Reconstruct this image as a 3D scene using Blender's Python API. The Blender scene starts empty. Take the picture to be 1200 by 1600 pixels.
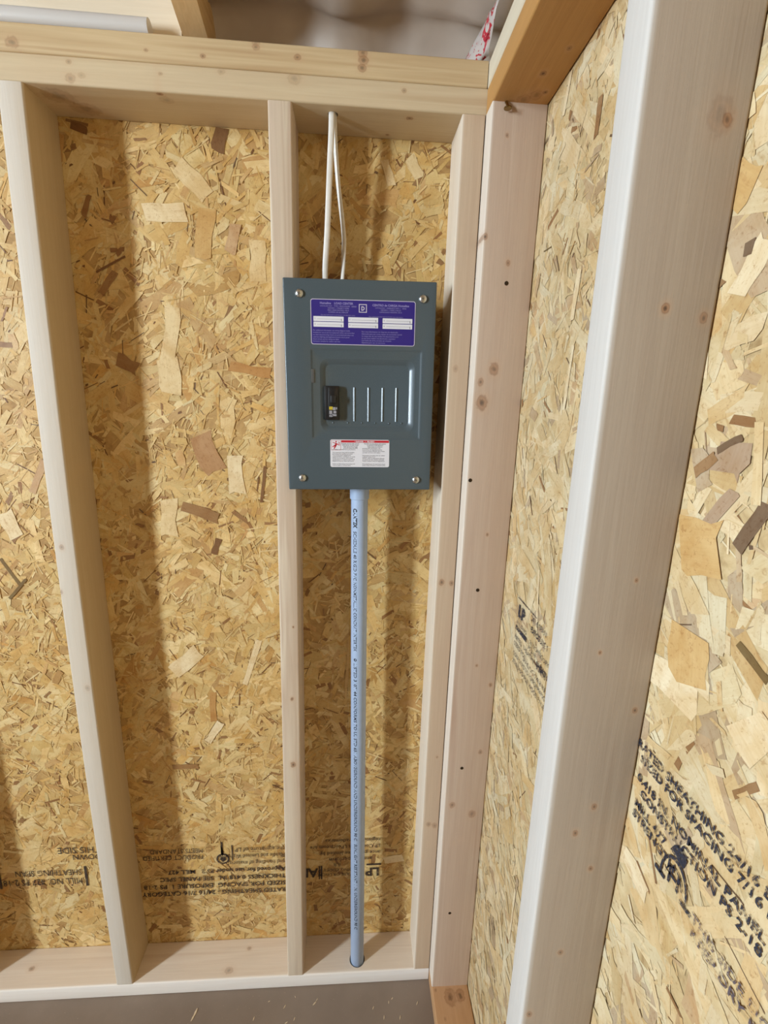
import bpy, bmesh, math, random
import numpy as np
from mathutils import Vector, Matrix

S = bpy.context.scene
COL = S.collection

# ------------------------------------------------------------------ camera
cam_d = bpy.data.cameras.new('camera')
cam = bpy.data.objects.new('camera', cam_d)
COL.objects.link(cam)
S.camera = cam
cam_d.sensor_fit = 'VERTICAL'
cam_d.sensor_height = 24.0
cam_d.sensor_width = 18.0
cam_d.lens = 722.65 / 1600 * 24.0
cam_d.clip_start = 0.01
R_ = Vector((0.99759261, -0.0631512, 0.02865141))
U_ = Vector((-0.01385734, 0.22329272, 0.97465293))
F_ = Vector((0.06794816, 0.9727036, -0.22188006))
M = Matrix((R_, U_, -F_)).transposed().to_4x4()
M.translation = Vector((0.10494, -0.86667, 1.40909))
cam.matrix_world = M

# ------------------------------------------------------------------ world, light, exposure
W = bpy.data.worlds.new('sky')
S.world = W
W.use_nodes = True
bg = W.node_tree.nodes['Background']
bg.inputs['Color'].default_value = (0.62, 0.78, 1.0, 1)
bg.inputs['Strength'].default_value = 0.5
# daylight that enters through the window in the left wall
WIN_Y, WIN_Z, WIN_W, WIN_H = -2.00, 1.75, 0.34, 1.25
WALL_L = -3.0
ld = bpy.data.lights.new('window_daylight', 'AREA')
ld.shape = 'RECTANGLE'
ld.size = WIN_H
ld.size_y = WIN_W
ld.energy = 350
ld.color = (0.72, 0.87, 1.0)
lo = bpy.data.objects.new('window_daylight', ld)
COL.objects.link(lo)
lo.location = (WALL_L - 0.06, WIN_Y, WIN_Z)
lo.rotation_euler = (0, -math.pi / 2, 0)
S.view_settings.view_transform = 'Standard'
S.view_settings.look = 'None'
S.view_settings.exposure = -0.50
S.view_settings.gamma = 1.0
S.view_settings.use_curve_mapping = False

# ------------------------------------------------------------------ numbers taken from the place
ST, DP = 0.0381, 0.0889            # lumber thickness and depth
ZT = 1.876                         # underside of the top plates
AX = 0.3126                        # right side of the last back wall stud
BX = 0.3130                        # left side of the corner stud
RX = 0.4031                        # inner face of the right wall sheathing
CY = -0.4766                       # front of the near right wall stud

def lin(c):
    return tuple(((v / 255) / 12.92 if v / 255 <= 0.04045 else (((v / 255) + 0.055) / 1.055) ** 2.4) for v in c)
def lin4(c):
    return lin(c) + (1.0,)

# ------------------------------------------------------------------ helpers
def tag(o, label=None, cat=None, group=None, kind=None):
    if label: o['label'] = label
    if cat: o['category'] = cat
    if group: o['group'] = group
    if kind: o['kind'] = kind
    return o
def empty(name, loc=(0, 0, 0), parent=None):
    o = bpy.data.objects.new(name, None)
    COL.objects.link(o)
    o.empty_display_size = 0.05
    o.location = loc
    o.parent = parent
    return o
def sharpen(bm, ang=35):
    lim = math.radians(ang)
    for e in bm.edges:
        e.smooth = not (len(e.link_faces) == 2 and e.calc_face_angle(0) > lim)
    for f in bm.faces: f.smooth = True
def link(name, bm, mat, parent=None, loc=(0, 0, 0), ang=35):
    bm.normal_update()
    sharpen(bm, ang)
    me = bpy.data.meshes.new(name)
    bm.to_mesh(me); bm.free()
    if mat:
        for m in (mat if isinstance(mat, (list, tuple)) else [mat]): me.materials.append(m)
    o = bpy.data.objects.new(name, me)
    COL.objects.link(o)
    o.location = loc
    o.parent = parent
    return o
def ring_strip(bm, rings, close=True, cap0=False, cap1=False, closed_path=False):
    vs = [[bm.verts.new(p) for p in r] for r in rings]
    n = len(vs[0])
    last = len(vs) if closed_path else len(vs) - 1
    for i in range(last):
        a, b = vs[i], vs[(i + 1) % len(vs)]
        for j in range(n if close else n - 1):
            k = (j + 1) % n
            bm.faces.new((a[j], a[k], b[k], b[j]))
    if cap0: bm.faces.new(vs[0][::-1])
    if cap1: bm.faces.new(vs[-1])
    return vs
def add_box(bm, lo, hi):
    x0, y0, z0 = lo; x1, y1, z1 = hi
    v = [bm.verts.new(p) for p in ((x0,y0,z0),(x1,y0,z0),(x1,y1,z0),(x0,y1,z0),(x0,y0,z1),(x1,y0,z1),(x1,y1,z1),(x0,y1,z1))]
    for f in ((3,2,1,0),(4,5,6,7),(0,1,5,4),(1,2,6,5),(2,3,7,6),(3,0,4,7)): bm.faces.new([v[i] for i in f])
def bevel_box(bm, lo, hi, b, seg=2):
    t = bmesh.new(); add_box(t, lo, hi)
    bmesh.ops.bevel(t, geom=t.edges[:], offset=b, segments=seg, affect='EDGES', profile=0.5)
    me = bpy.data.meshes.new('tmp'); t.to_mesh(me); t.free()
    bm.from_mesh(me); bpy.data.meshes.remove(me)
def add_tube(bm, pts, r, n=16, flat=None, cap=True):
    """tube through points; flat=(width, thickness, side vector) gives an oval section"""
    rings = []
    P = [Vector(p) for p in pts]
    for i, p in enumerate(P):
        t = (P[min(i + 1, len(P) - 1)] - P[max(i - 1, 0)]).normalized()
        side = Vector(flat[2]) if flat else (Vector((1, 0, 0)) if abs(t.x) < 0.8 else Vector((0, 1, 0)))
        a = (side - t * side.dot(t)).normalized(); b = t.cross(a)
        ra, rb = (flat[0] / 2, flat[1] / 2) if flat else (r, r)
        rings.append([p + a * ra * math.cos(q) + b * rb * math.sin(q) for q in [2 * math.pi * k / n for k in range(n)]])
    ring_strip(bm, rings, cap0=cap, cap1=cap)
def add_lathe(bm, prof, n=24, axis='Z', loc=(0, 0, 0), cap0=True, cap1=True):
    rings = []
    for r, h in prof:
        rr = []
        for k in range(n):
            a = 2 * math.pi * k / n
            c, s = r * math.cos(a), r * math.sin(a)
            q = {'Z': (c, s, h), 'Y': (c, -h, s), 'X': (h, c, s)}[axis]
            rr.append((q[0] + loc[0], q[1] + loc[1], q[2] + loc[2]))
        rings.append(rr)
    ring_strip(bm, rings, cap0=cap0, cap1=cap1)

# ------------------------------------------------------------------ materials
class NT:
    def __init__(s, name):
        s.m = bpy.data.materials.new(name); s.m.use_nodes = True
        s.t = s.m.node_tree; s.b = s.t.nodes['Principled BSDF']
    def n(s, typ, **kw):
        o = s.t.nodes.new(typ)
        for k, v in kw.items():
            if k == 'ins':
                for kk, vv in v.items():
                    if hasattr(vv, 'is_linked') or isinstance(vv, bpy.types.NodeSocket): s.t.links.new(vv, o.inputs[kk])
                    else: o.inputs[kk].default_value = vv
            else: setattr(o, k, v)
        return o
    def l(s, a, b): s.t.links.new(a, b)
    def ramp(s, fac, stops):
        r = s.n('ShaderNodeValToRGB', ins={'Fac': fac})
        e = r.color_ramp.elements
        while len(e) < len(stops): e.new(0.5)
        for i, (p, c) in enumerate(stops):
            e[i].position = p; e[i].color = c if len(c) == 4 else lin4(c)
        return r.outputs['Color']
    def mix(s, fac, a, b, mode='MIX'):
        o = s.n('ShaderNodeMix', data_type='RGBA', blend_type=mode)
        for i, v in ((0, fac), (6, a), (7, b)):
            if isinstance(v, bpy.types.NodeSocket): s.l(v, o.inputs[i])
            else: o.inputs[i].default_value = v
        return o.outputs[2]
    def math(s, op, a, b=0.0, clamp=False):
        o = s.n('ShaderNodeMath', operation=op, use_clamp=clamp)
        for i, v in ((0, a), (1, b)):
            if isinstance(v, bpy.types.NodeSocket): s.l(v, o.inputs[i])
            else: o.inputs[i].default_value = v
        return o.outputs[0]
    def noise(s, vec, scale, detail=3, rough=0.55, dist=0.0):
        return s.n('ShaderNodeTexNoise', ins={'Vector': vec, 'Scale': scale, 'Detail': detail, 'Roughness': rough, 'Distortion': dist}).outputs['Fac']
    def bump(s, h, st, d=0.002):
        o = s.n('ShaderNodeBump', ins={'Height': h, 'Strength': st, 'Distance': d})
        s.l(o.outputs['Normal'], s.b.inputs['Normal'])

def plain(name, rgb, rough=0.5, metal=0.0, spec=0.5, noise=0.0, nscale=80):
    t = NT(name)
    t.b.inputs['Roughness'].default_value = rough
    t.b.inputs['Metallic'].default_value = metal
    t.b.inputs['Specular IOR Level'].default_value = spec
    if noise:
        tc = t.n('ShaderNodeTexCoord').outputs['Object']
        f = t.noise(tc, nscale, 4)
        d = tuple(max(0, c * (1 - noise)) for c in lin(rgb)) + (1,)
        h = tuple(min(1, c * (1 + noise)) for c in lin(rgb)) + (1,)
        t.l(t.ramp(f, [(0.3, d), (0.7, h)]), t.b.inputs['Base Color'])
        t.bump(f, 0.12, 0.0006)
    else:
        t.b.inputs['Base Color'].default_value = lin4(rgb)
    return t.m

def lumber_mat(name, base, streak, axis, seed, knots=(), ring=0.5, rough=0.62, lit_edge=None):
    """sawn softwood: grain runs along axis (0 x, 1 y, 2 z); knots = (local position, radius, look axis, strength)"""
    t = NT(name)
    co = t.n('ShaderNodeTexCoord').outputs['Object']
    sc = [1.0, 1.0, 1.0]; sc[axis] = 0.035
    mp = t.n('ShaderNodeMapping', ins={'Vector': co, 'Scale': sc, 'Location': (seed * 1.37, seed * 0.71, seed * 2.13)}).outputs['Vector']
    wide = t.noise(mp, 34, 2, 0.5, 0.6)
    fine = t.noise(mp, 330, 3, 0.6)
    soft = t.noise(co, 5, 2)
    c = t.ramp(wide, [(0.30, lin4(base)), (0.52, tuple(a * 0.6 + b * 0.4 for a, b in zip(lin4(base), lin4(streak)))), (0.60, lin4(base)), (0.74, lin4(streak))])
    c = t.mix(ring, lin4(base), c)
    c = t.mix(t.math('MULTIPLY', fine, 0.30), c, tuple(x * 0.66 for x in lin(streak)) + (1,))
    c = t.mix(t.math('MULTIPLY', soft, 0.18), c, tuple(x * 0.8 for x in lin(base)) + (1,))
    if lit_edge:                                       # light painted as a paler colour on one narrow edge of the board: (axis, position, colour)
        sx_ = t.n('ShaderNodeSeparateXYZ', ins={0: co}).outputs[lit_edge[0]]
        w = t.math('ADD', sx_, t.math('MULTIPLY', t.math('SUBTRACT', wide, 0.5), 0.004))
        c = t.mix(t.ramp(t.math('MULTIPLY', t.math('SUBTRACT', lit_edge[1] + .003, w), 180.0, True), [(0.0, (0, 0, 0, 1)), (1.0, (1, 1, 1, 1))]), c, t.mix(t.math('MULTIPLY', fine, 0.25), lin4(lit_edge[2]), lin4(streak)))
    for (p, r, look, st) in knots:
        s2 = [1 / r] * 3; s2[look] = 0.06 / r; s2[axis] = 0.75 / r
        d = t.n('ShaderNodeVectorMath', operation='SUBTRACT', ins={0: co, 1: p}).outputs[0]
        d = t.n('ShaderNodeVectorMath', operation='MULTIPLY', ins={0: d, 1: s2}).outputs[0]
        ln = t.n('ShaderNodeVectorMath', operation='LENGTH', ins={0: d}).outputs['Value']
        ln = t.math('ADD', ln, t.math('MULTIPLY', t.math('SUBTRACT', t.noise(co, 150, 2), 0.5), 0.7))
        kc = t.ramp(t.math('DIVIDE', ln, 2.2), [(0.0, (70, 46, 28)), (0.12, (112, 76, 48)), (0.24, (166, 122, 86)), (0.36, (140, 96, 62)), (0.46, (196, 156, 120))])
        kf = t.ramp(t.math('DIVIDE', ln, 2.2), [(0.0, (1, 1, 1, 1)), (0.30, (.85, .85, .85, 1)), (0.46, (.3, .3, .3, 1)), (0.9, (0, 0, 0, 1))])
        c = t.mix(t.math('MULTIPLY', kf, st * 0.9), c, kc)
    t.l(c, t.b.inputs['Base Color'])
    t.b.inputs['Roughness'].default_value = rough
    t.b.inputs['Specular IOR Level'].default_value = 0.3
    t.bump(fine, 0.25, 0.0008)
    return t.m

def osb_base_mat(name, a, b, c):
    t = NT(name)
    co = t.n('ShaderNodeTexCoord').outputs['Object']
    f = t.noise(co, 22, 5, 0.65, 1.2)
    g = t.noise(co, 90, 3)
    col = t.ramp(f, [(0.3, lin4(a)), (0.5, lin4(b)), (0.7, lin4(c))])
    col = t.mix(t.math('MULTIPLY', g, 0.4), col, lin4(a))
    t.l(col, t.b.inputs['Base Color'])
    t.b.inputs['Roughness'].default_value = 0.7
    t.bump(f, 0.4, 0.002)
    return t.m

def strand_mat(name):
    t = NT(name)
    vc = t.n('ShaderNodeVertexColor', layer_name='tint').outputs['Color']
    uv = t.n('ShaderNodeUVMap', uv_map='grain').outputs['UV']
    mp = t.n('ShaderNodeMapping', ins={'Vector': uv, 'Scale': (14.0, 420.0, 1.0)}).outputs['Vector']
    g = t.noise(mp, 1.0, 3, 0.6)
    mp2 = t.n('ShaderNodeMapping', ins={'Vector': uv, 'Scale': (40.0, 90.0, 1.0)}).outputs['Vector']
    g2 = t.noise(mp2, 1.0, 3, 0.6)
    c = t.mix(t.math('MULTIPLY', g, 0.42), vc, t.mix(1.0, vc, lin4((205, 170, 125)), 'MULTIPLY'))
    c = t.mix(t.ramp(g2, [(0.60, (0, 0, 0, 1)), (0.75, (.5, .5, .5, 1))]), c, t.mix(1.0, vc, lin4((195, 155, 108)), 'MULTIPLY'))
    co = t.n('ShaderNodeTexCoord').outputs['Object']
    big = t.noise(co, 16, 4, 0.6, 0.8)
    c = t.mix(t.ramp(big, [(0.36, (0.55, .55, .55, 1)), (0.62, (0, 0, 0, 1))]), c, t.mix(1.0, c, lin4((222, 196, 150)), 'MULTIPLY'))
    fib = t.noise(co, 210, 3, 0.7, 1.0)
    c = t.mix(t.ramp(fib, [(0.56, (0, 0, 0, 1)), (0.72, (.55, .55, .55, 1))]), c, t.mix(1.0, c, lin4((190, 148, 96)), 'MULTIPLY'))
    t.l(c, t.b.inputs['Base Color'])
    t.b.inputs['Roughness'].default_value = 0.52
    t.b.inputs['Specular IOR Level'].default_value = 0.35
    t.bump(g, 0.3, 0.0006)
    return t.m

def ink_mat(name, rgb, wear, scale):
    t = NT(name)
    co = t.n('ShaderNodeTexCoord').outputs['Object']
    f = t.noise(co, scale, 3, 0.6)
    h = t.noise(co, 28, 2)
    k = t.math('ADD', f, t.math('MULTIPLY', h, 0.5))
    a = t.ramp(k, [(wear, (1, 1, 1, 1)), (wear + 0.14, (0.12, 0.12, 0.12, 1))])
    t.b.inputs['Base Color'].default_value = lin4(rgb)
    t.b.inputs['Roughness'].default_value = 0.6
    t.l(a, t.b.inputs['Alpha'])
    return t.m

M_strand = strand_mat('osb_strands')
M_osb = osb_base_mat('osb_board', (156, 116, 64), (188, 148, 88), (206, 168, 106))
M_osb_r = osb_base_mat('osb_board_pale', (150, 118, 74), (206, 178, 130), (226, 204, 160))
M_ink = ink_mat('stamp_ink', (56, 42, 34), 0.82, 420)
M_ink2 = ink_mat('stamp_ink_dots', (40, 42, 54), 0.75, 330)
M_ink3 = ink_mat('stamp_ink_faded', (92, 80, 84), 0.70, 300)
M_nail = plain('nail_steel', (70, 58, 46), 0.35, 0.8)
M_bright = plain('zinc_steel', (205, 205, 200), 0.28, 1.0, noise=0.06)
M_grey = plain('panel_enamel', (78, 88, 92), 0.26, 0.0, 0.5, noise=0.05, nscale=700)
M_slot = plain('slot_grey', (120, 118, 112), 0.4, 0.8)
M_black = plain('black_breaker_plastic', (24, 22, 21), 0.35)
M_violet = plain('violet_print', (46, 30, 118), 0.45)
M_paper = plain('white_label', (226, 222, 224), 0.5)
M_pale_ink = plain('pale_lavender_ink', (150, 140, 190), 0.5)
M_red = plain('red_ink', (196, 36, 48), 0.5)
M_text = plain('grey_ink', (86, 82, 88), 0.6)
M_yellow = plain('yellow_sticker', (196, 170, 40), 0.5)
M_pvc = plain('grey_pvc', (166, 182, 206), 0.42, noise=0.03, nscale=60)
M_pvc_ink = plain('conduit_ink', (40, 42, 52), 0.6)
M_cable = plain('white_cable_jacket', (226, 218, 206), 0.42, noise=0.05, nscale=120)

# ------------------------------------------------------------------ text
def text_mesh(bm, s, x, y, size, fn, sx=1.0, align='LEFT', bold=0.0, mat=0):
    cu = bpy.data.curves.new('tmp_text', 'FONT')
    cu.body = s; cu.size = size; cu.align_x = align; cu.resolution_u = 2; cu.offset = bold
    ob = bpy.data.objects.new('tmp_text', cu)
    COL.objects.link(ob)
    dg = bpy.context.evaluated_depsgraph_get()
    me = ob.evaluated_get(dg).to_mesh()
    vs = [bm.verts.new(fn(x + v.co.x * sx, y + v.co.y)) for v in me.vertices]
    for p in me.polygons:
        try:
            f = bm.faces.new([vs[i] for i in p.vertices]); f.material_index = mat
        except ValueError: pass
    ob.evaluated_get(dg).to_mesh_clear()
    bpy.data.objects.remove(ob); bpy.data.curves.remove(cu)
def flat_rect(bm, x0, y0, x1, y1, fn, mat=0):
    f = bm.faces.new([bm.verts.new(fn(*p)) for p in ((x0, y0), (x1, y0), (x1, y1), (x0, y1))]); f.material_index = mat
def flat_poly(bm, pts, fn, mat=0):
    f = bm.faces.new([bm.verts.new(fn(*p)) for p in pts]); f.material_index = mat
def orient_to(bm, d):
    bm.normal_update()
    d = Vector(d)
    for f in bm.faces:
        if f.normal.dot(d) < 0: f.normal_flip()

# ------------------------------------------------------------------ lumber
def lumber(name, mat, parent, lo, hi, axis, bev=0.0032, bow=(0, 0, 0), nseg=1):
    lo, hi = Vector(lo), Vector(hi)
    c = (lo + hi) / 2; h = (hi - lo) / 2
    ax = [i for i in range(3) if i != axis]
    a, b = h[ax[0]], h[ax[1]]
    prof = []
    for (sa, sb, q0) in ((1, 1, 0), (-1, 1, 90), (-1, -1, 180), (1, -1, 270)):
        for k in range(4):
            q = math.radians(q0 + 30 * k)
            prof.append((sa * (a - bev) + bev * math.cos(q), sb * (b - bev) + bev * math.sin(q)))
    bm = bmesh.new()
    rings = []
    for i in range(nseg + 1):
        u = -1 + 2 * i / nseg
        w = 1 - u * u
        r = []
        for pa, pb in prof:
            v = Vector((0, 0, 0)); v[ax[0]] = pa; v[ax[1]] = pb; v[axis] = u * h[axis]
            r.append(v + Vector(bow) * w)
        rings.append(r)
    ring_strip(bm, rings, cap0=True, cap1=True)
    bmesh.ops.recalc_face_normals(bm, faces=bm.faces[:])
    return link(name, bm, mat, parent, c, 32)
def kn(c, pts, look):
    """knots given at place coordinates -> local"""
    return [((p[0] - c[0], p[1] - c[1], p[2] - c[2]), r, look, st) for p, r, st in pts]
def bore(o, center, r, axis, half):
    bm = bmesh.new()
    add_lathe(bm, [(r, -half), (r, half)], 24, axis)
    bmesh.ops.recalc_face_normals(bm, faces=bm.faces[:])
    me = bpy.data.meshes.new('cut'); bm.to_mesh(me); bm.free()
    k = bpy.data.objects.new('cut', me); COL.objects.link(k); k.location = center
    md = o.modifiers.new('bore', 'BOOLEAN'); md.object = k; md.operation = 'DIFFERENCE'; md.solver = 'EXACT'
    bpy.context.view_layer.update()
    dg = bpy.context.evaluated_depsgraph_get()
    nm = bpy.data.meshes.new_from_object(o.evaluated_get(dg))
    o.modifiers.clear(); o.data = nm
    bpy.data.objects.remove(k)

# ------------------------------------------------------------------ OSB strands
PAL = {'pale': (246, 230, 196), 'cream': (236, 214, 170), 'tan': (222, 190, 138), 'gold': (216, 178, 118), 'pink': (202, 166, 130),
       'brownpink': (182, 138, 100), 'orange': (190, 140, 84), 'brown': (150, 110, 72), 'pinkb': (178, 152, 130), 'dkb': (104, 80, 62),
       'dark': (112, 74, 46), 'olive': (108, 86, 50)}
def strands(name, parent, origin, fn_axis, ur, vr, n, seed, weights, manual, sizes, bias, sgn, lift=0.0016):
    """fn_axis: 'back' lies in x,z facing -y; 'right' lies in y,z facing -x. One mesh of thin overlapping wood strands."""
    rnd = random.Random(seed)
    names = list(weights); ws = [weights[k] for k in names]
    verts, faces, cols, uvs = [], [], [], []
    mean = (222, 190, 116) if fn_axis == 'back' else (206, 189, 150)
    def put(u, v, L, Wd, ang, col, h, tilt, jag):
        ca, sa = math.cos(ang), math.sin(ang)
        a, b = L / 2, Wd / 2
        out = []
        m1 = rnd.uniform(-jag, jag) * Wd; m2 = rnd.uniform(-jag, jag) * Wd
        q = [rnd.uniform(-0.10, 0.10) * Wd for _ in range(8)]
        out = [(-a + m1, -b + q[0]), (-a * 0.2, -b + q[1] * 1.5), (a * 0.5, -b + q[6]), (a - m2, -b + q[2]), (a + q[3] * 2, q[3] * 3),
               (a + m2, b + q[4]), (a * 0.1, b + q[5] * 1.5), (-a * 0.6, b + q[7]), (-a - m1, b + q[0])]
        if L < 0.02: out = [out[0], out[2], out[3], out[5], out[7]]
        base = len(verts)
        uo, vo = rnd.uniform(0, 50), rnd.uniform(0, 50)
        for (p, s) in out:
            hh = h + tilt * s + 0.004 * (p / a) ** 2 * abs(tilt) * a
            verts.append((u + p * ca - s * sa, v + p * sa + s * ca, max(0.0001, hh)))
            uvs.append((p + uo, s + vo))
        faces.append(list(range(base, base + len(out))))
        cols.append((col, len(out)))
    for i in range(n):
        k = rnd.choices(names, ws)[0]
        mute = 0.15 if k in ('dark', 'dkb', 'olive', 'brown') else 0.50
        c = lin([a * (1 - mute) + b * mute for a, b in zip(PAL[k], mean)])
        j = rnd.uniform(0.93, 1.06); jw = rnd.uniform(-0.04, 0.04)
        c = (c[0] * j * (1 + jw), c[1] * j, c[2] * j * (1 - jw), 1.0)
        z = rnd.random()
        for p, (l0, l1, w0, w1) in sizes:
            if z < p: break
            z -= p
        if k in ('dark', 'dkb', 'olive'): L, Wd = (rnd.uniform(0.010, 0.045), rnd.uniform(0.0008, 0.0025)) if rnd.random() < .6 else (rnd.uniform(0.003, 0.009), rnd.uniform(0.0015, 0.004))
        elif k == 'brown': L, Wd = rnd.uniform(0.008, 0.045), rnd.uniform(0.002, 0.011)
        else: L, Wd = rnd.uniform(l0, l1), rnd.uniform(w0, w1)
        ang = rnd.uniform(0, math.pi) if rnd.random() > bias[1] else rnd.gauss(bias[0], 0.35)
        hm = rnd.uniform(0.0002, 0.0011) if L > 0.04 else rnd.uniform(0.0003, lift)
        put(rnd.uniform(*ur), rnd.uniform(*vr), L, Wd, ang, c, hm, rnd.gauss(0, 0.018), 0.35)
    for (u1, v1, u2, v2, wd, k) in manual:
        c = lin([a * .8 + b * .2 for a, b in zip(PAL[k], mean)]) + (1.0,)
        put((u1 + u2) / 2, (v1 + v2) / 2, math.hypot(u2 - u1, v2 - v1), wd, math.atan2(v2 - v1, u2 - u1), c, lift + rnd.uniform(0.0, 0.0004), 0.0, 0.12)
    V = np.array(verts)
    if fn_axis == 'back': P = np.stack([V[:, 0], -V[:, 2], V[:, 1]], 1)
    else: P = np.stack([-V[:, 2], V[:, 0], V[:, 1]], 1)
    P = P - np.array([origin[0] if fn_axis == 'back' else 0, 0 if fn_axis == 'back' else origin[1], origin[2]])
    me = bpy.data.meshes.new(name)
    me.from_pydata(P.tolist(), [], faces if fn_axis == 'back' else [f[::-1] for f in faces])
    ca_ = me.color_attributes.new('tint', 'FLOAT_COLOR', 'CORNER')
    arr = np.concatenate([np.tile(np.array(c), (k, 1)) for c, k in cols]).astype(np.float32)
    ca_.data.foreach_set('color', arr.ravel())
    uvl = me.uv_layers.new(name='grain')
    idx = np.empty(len(me.loops), dtype=np.int32); me.loops.foreach_get('vertex_index', idx)
    uvl.data.foreach_set('uv', np.array(uvs, dtype=np.float32)[idx].ravel())
    me.materials.append(M_strand)
    o = bpy.data.objects.new(name, me); COL.objects.link(o)
    o.location = (0, 0, 0); o.parent = parent
    tag(o, kind='stuff')
    return o

# ================================================================== SETTING
# ------------------------------------------------------------------ back wall
wall_back = tag(empty('wall_back', (0, DP, 0)), 'unfinished back wall of pale studs over tan strand board, behind the grey breaker panel', kind='structure')
def wb(o):            # parent to the back wall keeping place coordinates
    o.parent = wall_back; o.location = Vector(o.location) - Vector((0, DP, 0)); return o
bm = bmesh.new()
add_box(bm, (-1.71, 0, -1.02), (1.71, 0.011, 0.93))
osb_b = wb(link('strand_board', bm, M_osb, None, (-1.3, DP, 1.02)))
osb_b['label'] = 'tan oriented strand board sheathing with a faded upside-down ink stamp'
SZ = [(0.07, (0.05, 0.10, 0.012, 0.030)), (0.20, (0.028, 0.06, 0.005, 0.015)), (0.33, (0.008, 0.026, 0.002, 0.007)), (0.40, (0.012, 0.045, 0.0008, 0.0030))]
man_b = [(-0.276,1.737,-0.202,1.741,.028,'pale'),(-0.133,1.876,-0.142,1.84,.022,'dark'),(-0.211,1.817,-0.162,1.767,.028,'cream'),(-0.166,1.749,-0.175,1.667,.03,'gold'),(-0.117,1.726,-0.126,1.678,.021,'pink'),(-0.079,1.701,-0.076,1.631,.03,'cream'),(-0.137,1.477,-0.057,1.466,.019,'orange'),(-0.252,1.487,-0.25,1.422,.04,'cream'),(-0.236,1.58,-0.253,1.482,.028,'cream'),(-0.203,1.343,-0.172,1.269,.045,'brownpink'),(-0.135,1.304,-0.131,1.225,.032,'pale'),(-0.245,1.199,-0.172,1.172,.02,'brown'),(-0.175,1.129,-0.185,1.095,.014,'dark'),(-0.074,1.284,-0.084,1.208,.006,'dark'),(-0.272,1.212,-0.274,1.133,.035,'cream'),(-0.29,.819,-0.231,.872,.034,'pale'),(-0.206,.766,-0.207,.69,.014,'orange'),(-0.223,.636,-0.192,.689,.018,'pale'),(-0.133,.785,-0.098,.896,.012,'pale'),(-0.308,.571,-0.249,.57,.013,'brown'),(-0.14,1.002,-0.107,1.039,.02,'tan'),(-0.617,1.082,-0.583,1.02,.007,'olive'),(-0.573,1.037,-0.611,.994,.006,'olive'),(-0.346,1.484,-0.309,1.464,.024,'brown'),(-0.335,1.636,-0.364,1.596,.012,'brown'),(-0.387,1.865,-0.361,1.857,.012,'dark'),(-0.369,1.634,-0.315,1.663,.004,'dark'),(.153,1.843,.168,1.803,.014,'pale'),(.199,1.851,.218,1.821,.02,'cream'),(.101,.895,.095,.748,.006,'tan'),(.247,.282,.198,.274,.02,'pale'),(-0.536,1.221,-0.503,1.286,.014,'pink'),(-0.579,1.127,-0.596,1.181,.03,'pale')]
strands('wood_strands', osb_b, (-1.3, DP, 1.02), 'back', (-1.35, 0.40), (0.0, 1.935), 28500, 5,
        {'pale': .15, 'cream': .28, 'tan': .30, 'gold': .15, 'pink': .05, 'brownpink': .03, 'orange': .035, 'brown': .02, 'dark': .022, 'dkb': .015}, man_b, SZ, (0.9, 0.25), -1)

def bstamp(lines, loc, nm='ink_stamp'):
    bm = bmesh.new()
    fn = lambda u, v: (-u, 0, -v)
    for l in lines: l(bm, fn)
    orient_to(bm, (0, -1, 0))
    o = link(nm, bm, M_ink, osb_b, Vector(loc) - Vector((-1.3, DP, 1.02)))
    return o
T = lambda s, x, y, z, sx=1.0, b=0.0: (lambda bm, fn: text_mesh(bm, s, x, y, z, fn, sx, bold=b))
Rr_ = lambda x0, y0, x1, y1: (lambda bm, fn: flat_rect(bm, x0, y0, x1, y1, fn))
yb = DP - 0.0027
bstamp([T('RATED SHEATHING - 24/16 7/16 CATEGORY', 0, 0, .0185, .98, .0003), T('SIZED FOR SPACING  EXPOSURE 1  PS 2-18', 0, -.022, .0185, 1.0, .0003),
        T('THICKNESS 0.418 IN.  SEE PANEL SPEC', 0, -.044, .0175, 1.05, .0003), T('Approved for use under PS 2   MILL 427', 0, -.066, .0175, 1.0, .0003),
        T('and handling of material', 0, -.088, .017, .86), T('Handle and Limited Warranty', 0, -.109, .017, .78), T('the signature of LP', 0, -.129, .018, .9),
        T('PRODUCT CERTIFIED', .20, -.112, .019, .8), T('MEETS STANDARD', .20, -.131, .019, .8),
        Rr_(.128, -.138, .131, -.09), Rr_(.152, -.148, .157, -.112)], (-.052, yb, .203))
# maple-leaf like round emblem of the left stamp
bm = bmesh.new()
fn = lambda u, v: (-u, 0, -v)
for k in range(20):
    a0, a1 = 2 * math.pi * k / 20, 2 * math.pi * (k + 1) / 20
    flat_poly(bm, [(.016 * math.cos(a0), .016 * math.sin(a0)), (.016 * math.cos(a1), .016 * math.sin(a1)), (.012 * math.cos(a1), .012 * math.sin(a1)), (.012 * math.cos(a0), .012 * math.sin(a0))], fn)
flat_poly(bm, [(0, .010), (.008, .002), (.005, -.006), (0, -.002), (-.005, -.006), (-.008, .002)], fn)
flat_poly(bm, [(-.0025, -.012), (.0025, -.012), (.0045, -.040), (-.0005, -.034)], fn)
orient_to(bm, (0, -1, 0))
link('ink_stamp', bm, M_ink, osb_b, Vector((-.205, yb, .300)) - Vector((-1.3, DP, 1.02)))
bstamp([T('LP', 0, 0, .036, 1.0, .0012), Rr_(-.004, -.014, .034, -.009), T('APA', .158, -.004, .038, .9, .0012), Rr_(.146, -.012, .150, .03), Rr_(.152, -.012, .155, .03),
        T('OF STATE OR LOCAL', .045, .012, .012), T('BUILDING CODES', .045, -.002, .012), T('8 ft', .10, -.018, .013),
        T('and the perform', .02, -.036, .0165), T('ance guarantee limited by', .0, -.055, .0155, .95), T('LP Corp. is at LPcorp.com are', .0, -.075, .0155, .93), T('registered trademarks', .0, -.094, .0155)], (.187, yb, .254))
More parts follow.
